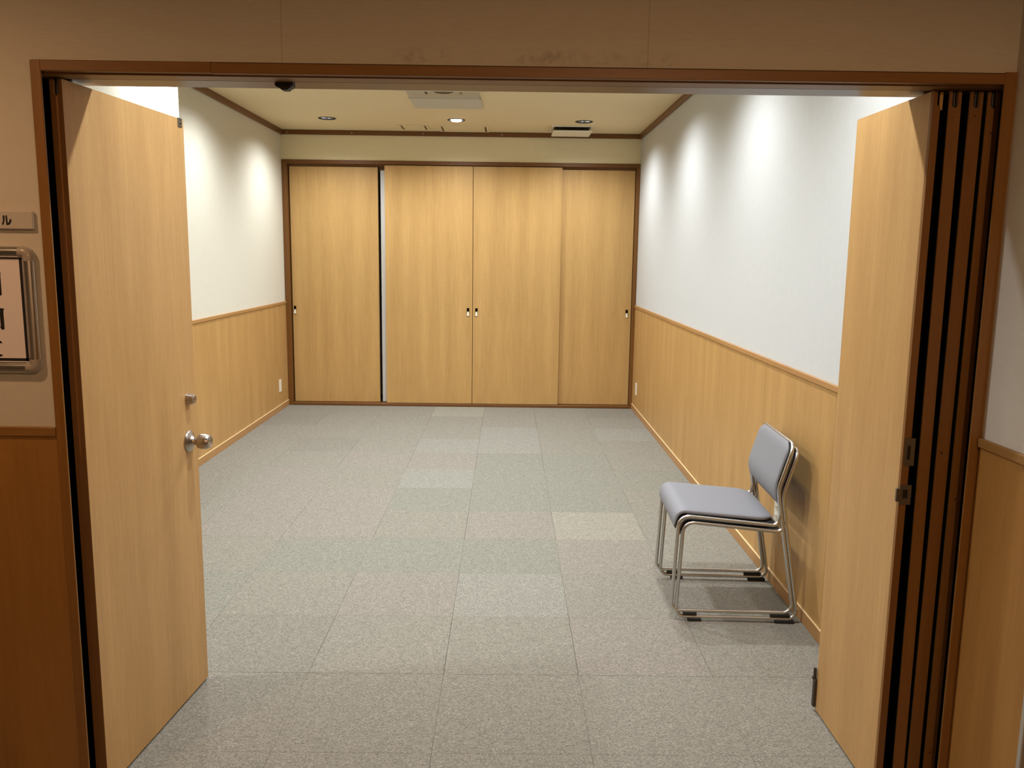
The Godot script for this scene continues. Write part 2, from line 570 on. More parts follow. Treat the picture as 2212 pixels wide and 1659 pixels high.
# ------------------------------------------------------------------ closet along the back wall
func build_closet() -> void:
	# frame
	var fr := shell("trim_closet_frame")
	box("jamb", Vector3(XL, 0, ZB - 0.12), Vector3(-1.95, 2.43, ZB + 0.012), M.dark_up, fr, 0.002)
	box("jamb", Vector3(1.473, 0, ZB - 0.12), Vector3(XR, 2.43, ZB + 0.012), M.dark_up, fr, 0.002)
	box("head", Vector3(-1.95, 2.394, ZB - 0.035), Vector3(1.473, 2.43, ZB + 0.012), M.dark, fr, 0.002)
	box("head_stop", Vector3(-1.95, 2.375, ZB - 0.12), Vector3(1.473, 2.43, ZB - 0.042), M.dark, fr, 0.002)
	box("sill", Vector3(-1.95, 0, ZB - 0.12), Vector3(1.473, 0.027, ZB + 0.012), M.dark, fr, 0.003)
	# inside of the closet
	var ins := shell("wall_closet")
	box("back_panel", Vector3(XL, 0, -6.76), Vector3(XR, 2.6, -6.70), M.closet_white, ins, 0.0)
	box("top_panel", Vector3(XL, 2.45, -6.70), Vector3(XR, 2.50, ZB - 0.12), M.closet_white, ins, 0.0)
	box("divider", Vector3(-1.050, 0.03, -6.26), Vector3(-0.955, 2.345, -6.105), M.closet_white, ins, 0.002)
	box("divider_head", Vector3(-1.064, 2.345, -6.26), Vector3(-0.90, 2.45, -6.105), M.dark, ins, 0.002)
	# four sliding doors: x0, x1, front track, handle x
	var list := [
		[-1.940, -1.071, false, -1.917, "sliding closet door at far left beside the open gap"],
		[-0.998, -0.1315, true, -0.174, "sliding closet door left of the centre joint, right of the gap"],
		[-0.1265, 0.744, true, -0.090, "sliding closet door right of the centre joint"],
		[0.690, 1.468, false, 1.425, "narrower looking sliding closet door at the right wall"]]
	for d in list:
		var zf: float = ZB - 0.006 if d[2] else ZB - 0.046
		var top: float = 2.388 if d[2] else 2.372
		var t := thing("sliding_closet_door", "light oak " + d[4], "door", Vector3((d[0] + d[1]) * 0.5, 0.031, zf - 0.032), "closet doors")
		var o := t.position
		box("door_leaf", Vector3(d[0], 0.031, zf - 0.032) - o, Vector3(d[1], top, zf) - o, M.closet, t, 0.0015)
		# pull: a brass rim, its shaded upper slope and lit lower scoop painted in
		var h := Node3D.new()
		h.name = "pull"
		t.add_child(h)
		h.position = Vector3(d[3], 0.965, zf) - o
		var st := begin()
		for s in [-1.0, 1.0]:
			add_box(st, Vector3(s * 0.0125 - 0.0018, -0.040, 0), Vector3(s * 0.0125 + 0.0018, 0.040, 0.003), 0.0008)
			add_box(st, Vector3(-0.0143, s * 0.040 - 0.0018, 0), Vector3(0.0143, s * 0.040 + 0.0018, 0.003), 0.0008)
		obj("rim", st, M.brass, h)
		st = begin()
		add_box(st, Vector3(-0.0107, -0.004, 0), Vector3(0.0107, 0.038, 0.0010), 0.0)
		obj("slope_shade", st, M.groove, h)
		st = begin()
		add_prism(st, PackedVector2Array([Vector2(-0.012, -0.038), Vector2(0.012, -0.038), Vector2(0.007, 0.004), Vector2(-0.007, 0.004)]), 0.0, 0.002, Transform3D(Basis(Vector3.RIGHT, -0.10), Vector3(0, 0, 0.0006)))
		obj("scoop", st, M.ivory, h)

# ------------------------------------------------------------------ wall between room and hall
func build_front_wall() -> void:
	var wf := shell("wall_front")
	var stain := StandardMaterial3D.new()
	stain.albedo_texture = header_paper()
	stain.albedo_color = M.wall_hall.albedo_color
	stain.roughness = 0.85
	stain.metallic_specular = 0.25
	stain.normal_enabled = true
	stain.normal_texture = M.wall_hall.normal_texture
	stain.normal_scale = 0.22
	# hall side over the opening, with its own print coordinates
	var st := begin()
	var x0 := -0.9553
	var x1 := 1.474
	var y0 := 1.9995
	var p := [Vector3(x0, y0, 0.25), Vector3(x1, y0, 0.25), Vector3(x1, HH, 0.25), Vector3(x0, HH, 0.25)]
	var uv := [Vector2(0, 1), Vector2(1, 1), Vector2(1, 0), Vector2(0, 0)]
	for q in [0, 2, 1, 0, 3, 2]:
		st.set_normal(Vector3.BACK)
		st.set_uv(uv[q])
		st.set_tangent(Plane(1, 0, 0, 1))
		st.add_vertex(p[q])
	obj("wall_covering", st, stain, wf)
	box("core", Vector3(-4.0, SOFFIT + 0.03, 0.06), Vector3(1.60, 2.83, 0.2495), M.wall_hall, wf, 0.0)
	box("hall_side_left", Vector3(-4.0, 0, 0.235), Vector3(-0.9553, HH, 0.25), M.wall_hall, wf, 0.0)
	box("core_left", Vector3(-4.0, 0, 0.06), Vector3(-1.01, SOFFIT + 0.03, 0.235), M.wall_hall, wf, 0.0)
	box("room_side", Vector3(XL, SOFFIT + 0.03, 0.048), Vector3(XR, H, 0.06), M.wall_white, wf, 0.0)
	# wooden dado on the hall side
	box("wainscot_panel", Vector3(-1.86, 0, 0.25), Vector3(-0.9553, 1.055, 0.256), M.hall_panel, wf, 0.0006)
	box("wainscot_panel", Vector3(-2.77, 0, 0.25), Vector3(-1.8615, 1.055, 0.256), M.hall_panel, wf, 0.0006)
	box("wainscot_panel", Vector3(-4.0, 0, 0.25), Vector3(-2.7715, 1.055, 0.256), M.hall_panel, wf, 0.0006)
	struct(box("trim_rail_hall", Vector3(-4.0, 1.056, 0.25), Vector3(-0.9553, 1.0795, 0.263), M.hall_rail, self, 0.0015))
	# casing round the opening
	var cs := shell("trim_casing")
	box("casing_left", Vector3(-0.955, 0, 0.2535), Vector3(-0.930, 1.997, 0.26), M.frame_up, cs, 0.001)
	box("casing_right", Vector3(1.4425, 0, 0.2535), Vector3(1.4655, 2.0, 0.26), M.frame_up, cs, 0.001)
	box("leak_filler", Vector3(1.466, 0, 0.2386), Vector3(1.4739, 2.0, 0.2575), M.frame_up, cs, 0.0)  # strip added to block room light leaking beside the casing
	box("casing_head", Vector3(-0.930, 1.972, 0.238), Vector3(-0.5135, 1.997, 0.26), M.frame, cs, 0.001)
	box("casing_head", Vector3(-0.5127, 1.9712, 0.238), Vector3(1.4425, 1.9962, 0.26), M.frame, cs, 0.001)
	# head jamb: two boards with the dark track slot between
	var hd := shell("trim_head")
	box("front_board", Vector3(-1.0, SOFFIT - 0.006, 0.182), Vector3(1.497, SOFFIT + 0.03, 0.237), M.frame, hd, 0.001)
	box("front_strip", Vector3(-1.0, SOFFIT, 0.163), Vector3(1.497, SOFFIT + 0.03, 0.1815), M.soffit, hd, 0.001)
	box("track_slot", Vector3(-1.0, SOFFIT + 0.016, 0.150), Vector3(1.497, SOFFIT + 0.03, 0.163), M.groove, hd, 0.0)
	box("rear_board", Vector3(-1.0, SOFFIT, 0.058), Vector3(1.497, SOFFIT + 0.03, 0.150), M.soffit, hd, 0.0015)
	# pockets behind the casing
	var jl := shell("trim_jamb")
	box("jamb_left", Vector3(-1.01, 0, 0.06), Vector3(-0.985, SOFFIT, 0.2345), M.groove, jl, 0.001)  # both jambs coloured near black to paint in the pocket shade
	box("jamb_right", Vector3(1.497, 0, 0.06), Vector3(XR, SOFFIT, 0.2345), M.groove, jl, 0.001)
	box("light_block_left", Vector3(-0.985, 0, 0.06), Vector3(-0.952, SOFFIT, 0.10), M.groove, jl, 0.001)  # hidden strip added to keep room light out of the left gap
	box("light_block_right", Vector3(1.470, 0, 0.06), Vector3(1.497, SOFFIT, 0.10), M.groove, jl, 0.001)  # unseen counterpart, added to block room light on the right
	box("head_light_block", Vector3(1.335, 1.9665, 0.06), Vector3(1.497, SOFFIT - 0.0005, 0.12), M.groove, jl, 0.0)  # black block added to shut off room light above the stack

func header_paper() -> ImageTexture:
	var W := 1536
	var Hp := 285
	var n1 := noise_image(192, 285, 61, 0.20, 2, W, Hp)
	var sm := FastNoiseLite.new()
	sm.seed = 5
	sm.frequency = 0.055
	sm.fractal_octaves = 4
	var d := PackedByteArray(); d.resize(W * Hp * 3)
	# smudges: centre along x (0..1), half width, strength
	var spots := [[0.385, 0.018, 0.15], [0.418, 0.006, 0.10], [0.500, 0.012, 0.13], [0.525, 0.016, 0.22], [0.552, 0.012, 0.12], [0.585, 0.02, 0.10], [0.618, 0.010, 0.12], [0.642, 0.012, 0.11]]
	for y in Hp:
		var up := float(Hp - 1 - y) / Hp * 0.45   # metres over the casing
		for x in W:
			var i := y * W + x
			var s := 0.985 + 0.03 * (n1[i] / 255.0 - 0.5)
			var u := float(x) / W
			if up < 0.045:
				for k in spots:
					var e: float = absf(u - k[0]) / k[1]
					if e < 1.6:
						var g := sm.get_noise_2d(x * 1.0, y * 1.0) * 0.9 + 0.25
						var fall := clampf(1.3 - e, 0.0, 1.0) * clampf((0.045 - up) / 0.022, 0.0, 1.0) * clampf(up / 0.006, 0.25, 1.0)
						s -= k[2] * clampf(g, 0.0, 1.0) * fall
			# joints of the covering
			for sx in [0.2529, 0.6234]:
				if absf(u - sx) < 0.00045:
					s *= 0.90
			s = clampf(s, 0.0, 1.0)
			d[i * 3] = int(s * 255.0); d[i * 3 + 1] = int(s * 255.0); d[i * 3 + 2] = int(s * 255.0)
	return tex(Image.create_from_data(W, Hp, false, Image.FORMAT_RGB8, d))

# ------------------------------------------------------------------ hall
func build_hall() -> void:
	struct(box("floor_hall", Vector3(-4.1, -0.12, 0.5), Vector3(1.6, 0.0, 3.7), M.carpet[0], self, 0.0))
	struct(box("floor_hall_left", Vector3(-4.1, -0.12, 0.06), Vector3(-2.05, 0.0, 0.5), M.carpet[0], self, 0.0))
	struct(box("floor_threshold", Vector3(-2.05, -0.004, 0.06), Vector3(-1.0, 0.0, 0.5), M.carpet[0], self, 0.0))
	var wr := shell("wall_hall_right")
	box("plaster", Vector3(1.474, 0, 0.2385), Vector3(1.60, HH, 0.558), M.wall_hall, wr, 0.0)
	box("plaster", Vector3(1.474, 2.03, 0.558), Vector3(1.60, HH, 1.50), M.wall_hall, wr, 0.0)
	box("plaster", Vector3(1.474, 0, 1.50), Vector3(1.60, HH, 3.7), M.wall_hall, wr, 0.0)
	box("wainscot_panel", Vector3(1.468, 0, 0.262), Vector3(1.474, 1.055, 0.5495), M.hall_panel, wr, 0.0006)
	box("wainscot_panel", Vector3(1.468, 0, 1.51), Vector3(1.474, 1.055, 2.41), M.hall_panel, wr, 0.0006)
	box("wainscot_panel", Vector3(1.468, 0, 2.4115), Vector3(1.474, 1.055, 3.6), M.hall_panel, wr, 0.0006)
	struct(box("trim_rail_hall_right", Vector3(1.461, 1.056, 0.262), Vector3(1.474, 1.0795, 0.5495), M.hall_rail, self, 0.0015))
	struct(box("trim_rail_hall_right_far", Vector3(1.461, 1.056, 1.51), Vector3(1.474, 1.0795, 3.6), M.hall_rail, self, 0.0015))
	# grey steel frame and dark leaf of a door beside the camera
	var df := shell("trim_hall_door")
	box("door_jamb", Vector3(1.464, 0, 0.5505), Vector3(1.575, 2.045, 0.567), M.grey_steel, df, 0.002)
	box("door_jamb", Vector3(1.464, 0, 1.492), Vector3(1.575, 2.045, 1.5085), M.grey_steel, df, 0.002)
	box("door_head", Vector3(1.464, 2.029, 0.567), Vector3(1.575, 2.045, 1.492), M.grey_steel, df, 0.002)
	var d1 := shell("door_1")
	box("door_leaf", Vector3(1.510, 0.008, 0.5685), Vector3(1.550, 2.027, 1.4905), M.dark_up, d1, 0.002)
	box("door_handle", Vector3(1.490, 0.93, 1.40), Vector3(1.511, 1.07, 1.43), M.dullsteel, d1, 0.004)
	struct(box("wall_hall_left", Vector3(-4.12, 0, 0.0), Vector3(-4.0, HH, 3.7), M.wall_hall, self, 0.0))
	struct(box("wall_hall_back", Vector3(-4.1, 0, 3.6), Vector3(1.6, HH, 3.72), M.wall_hall, self, 0.0))

# ------------------------------------------------------------------ ceilings, cut open for the downlights
func cut_ceiling(called: String, x0: float, x1: float, z0: float, z1: float, y: float, holes: Array, r: float, m: Material) -> MeshInstance3D:
	var st := begin()
	var hx := []
	var hz := []
	for h in holes:
		if not hx.has(h.x): hx.append(h.x)
		if not hz.has(h.y): hz.append(h.y)
	hx.sort(); hz.sort()
	var q := r * 1.5
	var xs := [x0]
	for x in hx: xs.append_array([x - q, x + q])
	xs.append(x1)
	var zs := [z0]
	for zz in hz: zs.append_array([zz - q, zz + q])
	zs.append(z1)
	for i in xs.size() - 1:
		for j in zs.size() - 1:
			var a: float = xs[i]
			var b: float = xs[i + 1]
			var c: float = zs[j]
			var d: float = zs[j + 1]
			if i % 2 == 1 and j % 2 == 1:
				var cx := (a + b) * 0.5
				var cz := (c + d) * 0.5
				var n := 40
				for s in n:
					var pts := []
					for k in [0, 1]:
						var t: float = TAU * (s + k) / n
						var dir := Vector2(cos(t), sin(t))
						var e := dir * (q / maxf(absf(dir.x), absf(dir.y)))
						pts.append([Vector3(cx + dir.x * r, y, cz + dir.y * r), Vector3(cx + e.x, y, cz + e.y), dir])
					face(st, [pts[0][0], pts[0][1], pts[1][1], pts[1][0]], Vector3.DOWN)
					var up := Vector3(0, 0.012, 0)
					quad_s(st, pts[0][0], pts[1][0], pts[1][0] + up, pts[0][0] + up, Vector3(-pts[0][2].x, 0, -pts[0][2].y), Vector3(-pts[1][2].x, 0, -pts[1][2].y), Vector3(-pts[1][2].x, 0, -pts[1][2].y), Vector3(-pts[0][2].x, 0, -pts[0][2].y))
			else:
				face(st, [Vector3(a, y, c), Vector3(b, y, c), Vector3(b, y, d), Vector3(a, y, d)], Vector3.DOWN)
	add_box(st, Vector3(x0, y + 0.12, z0), Vector3(x1, y + 0.16, z1), 0.0)
	for e in [[x0, x0 + 0.01, z0, z1], [x1 - 0.01, x1, z0, z1], [x0, x1, z0, z0 + 0.01], [x0, x1, z1 - 0.01, z1]]:
		add_box(st, Vector3(e[0], y, e[2]), Vector3(e[1], y + 0.12, e[3]), 0.0)
	return obj(called, st, m)

func build_ceiling() -> void:
	var holes := []
	for z in ROWS:
		for x in COLS:
			holes.append(Vector2(x, z))
	struct(cut_ceiling("ceiling", XL - 0.1, XR + 0.1, -6.75, 0.06, H, holes, 0.0745, M.ceil))
	struct(cut_ceiling("ceiling_hall", -4.1, 1.6, 0.2, 3.7, HH, HALL, 0.0745, M.ceil))

const HALL := [Vector2(-1.42, 1.1), Vector2(0.85, 2.9)]  # second lamp is unseen, added as fill for the hall

func make_downlight(lens_at: float, lens_r: float, m: Material) -> Node3D:
	var t := Node3D.new()
	var st := begin()
	add_lathe(st, [Vector2(0.0785, 0.0), Vector2(0.0785, -0.003), Vector2(0.0765, -0.0045), Vector2(0.069, -0.0045), Vector2(0.0675, -0.002), Vector2(0.0675, 0.004)], Transform3D.IDENTITY, 40)
	obj("trim_ring", st, M.black, t)
	st = begin()
	# inner face of the reflector bowl, and its back
	add_lathe(st, [Vector2(0.030, 0.075), Vector2(0.047, 0.056), Vector2(0.058, 0.035), Vector2(0.0665, 0.004)], Transform3D.IDENTITY, 40)
	obj("reflector", st, M.reflector, t)
	st = begin()
	add_lathe(st, [Vector2(0.072, 0.004), Vector2(0.072, 0.09), Vector2(0.0, 0.09)], Transform3D.IDENTITY, 32)
	obj("housing", st, M.black, t)
	st = begin()
	add_lathe(st, [Vector2(lens_r, lens_at + 0.02), Vector2(lens_r, lens_at + 0.010), Vector2(lens_r * 0.86, lens_at + 0.004), Vector2(lens_r * 0.5, lens_at + 0.0008), Vector2(0.0, lens_at)], Transform3D.IDENTITY, 32)
	obj("lens", st, m, t)
	return t

func lamp(t: Node3D, y: float, c: Color, e: float, ang: float, att: float, size: float) -> void:
	var l := SpotLight3D.new()
	l.name = "lamp_light"
	l.light_color = c
	l.light_energy = e
	l.spot_range = 14.0
	l.spot_attenuation = 2.0
	l.spot_angle = ang
	l.spot_angle_attenuation = att
	l.light_size = size
	l.shadow_enabled = true
	t.add_child(l)
	l.position = Vector3(0, y, 0)
	l.rotation = Vector3(-PI / 2, 0, 0)

func build_downlights() -> void:
	var rown := ["row nearest the doorway", "second row from the doorway", "third row from the doorway", "row nearest the closet"]
	var coln := ["left", "middle", "right"]
	for j in 4:
		for i in 3:
			var deep := not (j == 3 and i == 1)
			var t := make_downlight(0.052 if deep else -0.016, 0.032 if deep else 0.048, M.lens)
			t.name = numbered("downlight")
			add_child(t)
			t.position = Vector3(COLS[i], H, ROWS[j])
			tag(t, "round recessed downlight with black rim, %s of the %s" % [coln[i], rown[j]], "downlight", "room ceiling downlights")
			if not deep:
				t.set_meta("label", "round recessed downlight glaring white, middle of the row nearest the closet")
			lamp(t, -0.012, Color(0.955, 0.975, 1.0), 2.1, 75.5, 0.85, 0.03)
	for i in HALL.size():
		var t := make_downlight(0.052, 0.032, M.lens_warm)
		t.name = numbered("hall_downlight")
		add_child(t)
		t.position = Vector3(HALL[i].x, HH, HALL[i].y)
		tag(t, ["warm recessed downlight in the hall above the framed notice", "added warm fill downlight, unseen in the hall behind the camera"][i], "downlight")
		lamp(t, -0.012, Color(1.0, 0.795, 0.595), [1.08, 1.50][i], [84.0, 89.0][i], [1.0, 0.2][i], 0.03)

# ------------------------------------------------------------------ folding partition leaves
func slot_poly(w: float, h0: float, h1: float, s0: float, s1: float, sb: float) -> PackedVector2Array:
	# end view of a leaf with a round-bottomed slot cut from the top
	var p := PackedVector2Array([Vector2(0, h0), Vector2(w, h0), Vector2(w, h1), Vector2(s1, h1)])
	var r := (s1 - s0) * 0.5
	for k in 11:
		var a := -PI * k / 10.0
		p.append(Vector2((s0 + s1) * 0.5 + r * cos(a), sb + r + r * sin(a)))
	p.append(Vector2(s0, h1))
	p.append(Vector2(0, h1))
	return p

func slot_fill(s0: float, s1: float, sb: float, h1: float) -> PackedVector2Array:
	var p := PackedVector2Array()
	var r := (s1 - s0) * 0.5
	for k in 11:
		var a := PI + PI * k / 10.0
		p.append(Vector2((s0 + s1) * 0.5 + r * cos(a), sb + r + r * sin(a)))
	p.append(Vector2(s1, h1 - 0.0002))
	p.append(Vector2(s0, h1 - 0.0002))
	return p

func leaf(label: String, at: Vector3, turn: float, w: float, length: float, half := false, tilt := 0.0) -> Node3D:
	var t := thing("partition_leaf", label, "partition leaf", at, "folding partition leaves")
	t.rotation = Vector3(0, turn, tilt)
	var h0 := 0.009
	var h1 := 1.965
	var s0 := w * 0.5 - 0.0075
	var s1 := w * 0.5 + 0.0075
	var poly := slot_poly(w, h0, h1, s0, s1, 1.924)
	var st := begin()
	var front := -0.013 if half else -0.0016
	add_prism(st, poly, -0.10, front)
	add_box(st, Vector3(0, h0, -length), Vector3(w, h1, -0.10), 0.0)
	obj("leaf_body", st, M.door, t)
	st = begin()
	if half:
		add_prism(st, PackedVector2Array([Vector2(0, h0), Vector2(w * 0.62, h0), Vector2(w * 0.62, 1.928), Vector2(w * 0.40, 1.928), Vector2(w * 0.36, 1.934), Vector2(w * 0.36, h1), Vector2(0, h1)]), -0.0128, 0.0)
	else:
		add_prism(st, poly, -0.0015, 0.0)
	obj("edge_board", st, M.edge, t)
	st = begin()
	add_lathe(st, [Vector2(0.0, 1.926), Vector2(0.006, 1.926), Vector2(0.006, 1.973), Vector2(0.0, 1.973)], Transform3D(Basis.IDENTITY, Vector3(w * 0.5, 0, -0.0085 if not half else -0.02)), 16)
	obj("hanger", st, M.black, t)
	st = begin()
	add_prism(st, slot_fill(s0, s1, 1.924, h1), -0.099, -0.016 if half else -0.010)
	obj("slot_shade", st, M.groove, t)  # near-black fill that paints shade inside the slot
	return t

func build_partition() -> void:
	# left leaf with the door hardware; its face looks to the right
	var w := 0.0325
	var turn := -0.0890
	var back := Vector3(-w * cos(turn), 0, w * sin(turn))
	var t := leaf("light oak folding partition leaf with a steel door knob, left of the opening", Vector3(-0.9105, 0, 0.2) + back, turn, w, 0.6526)
	# knob and lock stand on the face at local x = w
	var side := Basis(Vector3.BACK, -PI / 2)   # y axis turned to +x
	var kb := Node3D.new()
	kb.name = "knob"
	t.add_child(kb)
	kb.transform = Transform3D(side, Vector3(w, 0.899, -0.590))
	var st := begin()
	add_lathe(st, [Vector2(0.0370, 0.0), Vector2(0.0370, 0.003), Vector2(0.034, 0.006), Vector2(0.020, 0.012), Vector2(0.0135, 0.018), Vector2(0.0125, 0.020)], Transform3D.IDENTITY, 48)
	obj("rosette", st, M.steel, kb)
	st = begin()
	add_lathe(st, [Vector2(0.0125, 0.018), Vector2(0.0125, 0.028), Vector2(0.0175, 0.031), Vector2(0.0235, 0.036), Vector2(0.0262, 0.045), Vector2(0.0262, 0.056), Vector2(0.0245, 0.066), Vector2(0.0215, 0.073), Vector2(0.0195, 0.0745), Vector2(0.0180, 0.0735), Vector2(0.004, 0.069), Vector2(0.0, 0.069)], Transform3D.IDENTITY, 48)
	obj("grip", st, M.steel, kb)
	var lk := Node3D.new()
	lk.name = "lock_cylinder"
	t.add_child(lk)
	lk.transform = Transform3D(side, Vector3(w, 1.044, -0.594))
	st = begin()
	add_lathe(st, [Vector2(0.0205, 0.0), Vector2(0.0200, 0.003), Vector2(0.0165, 0.020), Vector2(0.0150, 0.0205), Vector2(0.0148, 0.024), Vector2(0.0125, 0.0255), Vector2(0.0, 0.0255)], Transform3D.IDENTITY, 40)
	obj("collar", st, M.steel, lk)
	st = begin()
	add_box(st, Vector3(-0.001, 0.0245, -0.005), Vector3(0.001, 0.0262, 0.005), 0.0)
	obj("keyhole", st, M.black, lk)
	# catch plate at the far upper corner
	st = begin()
	add_box(st, Vector3(w, 1.938, -0.640), Vector3(w + 0.003, 1.960, -0.614), 0.001)
	add_box(st, Vector3(w * 0.3, 1.960, -0.640), Vector3(w + 0.003, 1.9668, -0.614), 0.001)
	var cp := obj("catch_plate", st, M.dullsteel, t)
	st = begin()
	add_lathe(st, [Vector2(0.004, 0.0), Vector2(0.003, 0.0016), Vector2(0.0, 0.0018)], Transform3D(side, Vector3(w + 0.003, 1.949, -0.627)), 16)
	obj("screw", st, M.black, cp)
	# right leaf standing square in the room, with strike plates and a floor bolt
	var r1 := leaf("light oak folding partition leaf lit on its face, right of the opening", Vector3(1.297, 0, 0.2), 0.0035, 0.032, 0.467, true)
	box("gap_shade_strip", Vector3(0.0202, 0.02, -0.0135), Vector3(0.0322, 1.92, -0.0118), M.groove, r1, 0.0)  # black strip painting shade onto the set-back part of the edge
	st = begin()
	add_box(st, Vector3(0.003, 0.987, -0.001), Vector3(0.0315, 1.064, 0.0022), 0.0006)
	var p1 := obj("strike_plate", st, M.dullsteel, r1)
	st = begin()
	add_box(st, Vector3(0.011, 1.005, 0.0018), Vector3(0.019, 1.043, 0.0027), 0.0)
	obj("strike_hole", st, M.black, p1)
	st = begin()
	add_box(st, Vector3(-0.001, 0.878, -0.001), Vector3(0.0315, 0.934, 0.0022), 0.0006)
	add_box(st, Vector3(-0.010, 0.887, -0.004), Vector3(0.003, 0.924, 0.004), 0.001)
	var p2 := obj("strike_plate", st, M.dullsteel, r1)
	st = begin()
	add_box(st, Vector3(0.008, 0.896, 0.0018), Vector3(0.021, 0.921, 0.0027), 0.0)
	obj("strike_hole", st, M.black, p2)
	st = begin()
	add_box(st, Vector3(0.002, 0.013, -0.476), Vector3(0.026, 0.150, -0.4665), 0.0015)
	add_box(st, Vector3(-0.010, 0.016, -0.480), Vector3(0.006, 0.118, -0.462), 0.003)
	add_tube(st, [Vector3(-0.006, 0.112, -0.472), Vector3(-0.006, 0.155, -0.472)], 0.0055, 12)
	add_tube(st, [Vector3(-0.014, 0.121, -0.472), Vector3(-0.002, 0.121, -0.472)], 0.0048, 12)
	obj("floor_bolt", st, M.dark_steel, r1)
	# three leaves folded away behind it, with knots in their edge boards
	var l2 := leaf("folded partition leaf seen edge on, second from the left in the right-hand stack", Vector3(1.3465, 0, 0.2), 0.0, 0.0315, 0.43, false, 0.0042)
	var l3 := leaf("folded partition leaf seen edge on, third from the left in the right-hand stack", Vector3(1.3868, 0, 0.2), 0.0, 0.0335, 0.43, false, -0.0024)
	var l4 := leaf("folded partition leaf seen edge on, rightmost of the stack beside the casing", Vector3(1.4330, 0, 0.2), 0.0, 0.0320, 0.43, false, -0.0018)

	for l in [l2, l3, l4]:
		box("gap_shade_strip", Vector3(-0.0035, 0.02, -0.075), Vector3(0.0, 1.962, -0.003), M.groove, l, 0.0005)  # black strips added to darken the gaps between leaves like shade
	for e in [[l3, 0.017, 1.904, 0.0030], [l4, 0.017, 1.862, 0.0042], [l3, 0.0125, 1.024, 0.0042], [l4, 0.0165, 0.895, 0.0036], [l4, 0.016, 0.143, 0.0038], [l2, 0.015, 1.90, 0.0020]]:
		st = begin()
		add_lathe(st, [Vector2(e[3], -0.0005), Vector2(e[3], 0.0001), Vector2(e[3] * 0.8, 0.0002), Vector2(0.0, 0.0002)], Transform3D(Basis(Vector3.RIGHT, PI / 2) * Basis.from_scale(Vector3(1.0, 1.0, 0.8)), Vector3(e[1], e[2], 0.0)), 14)
		obj("knot", st, M.knot, e[0])

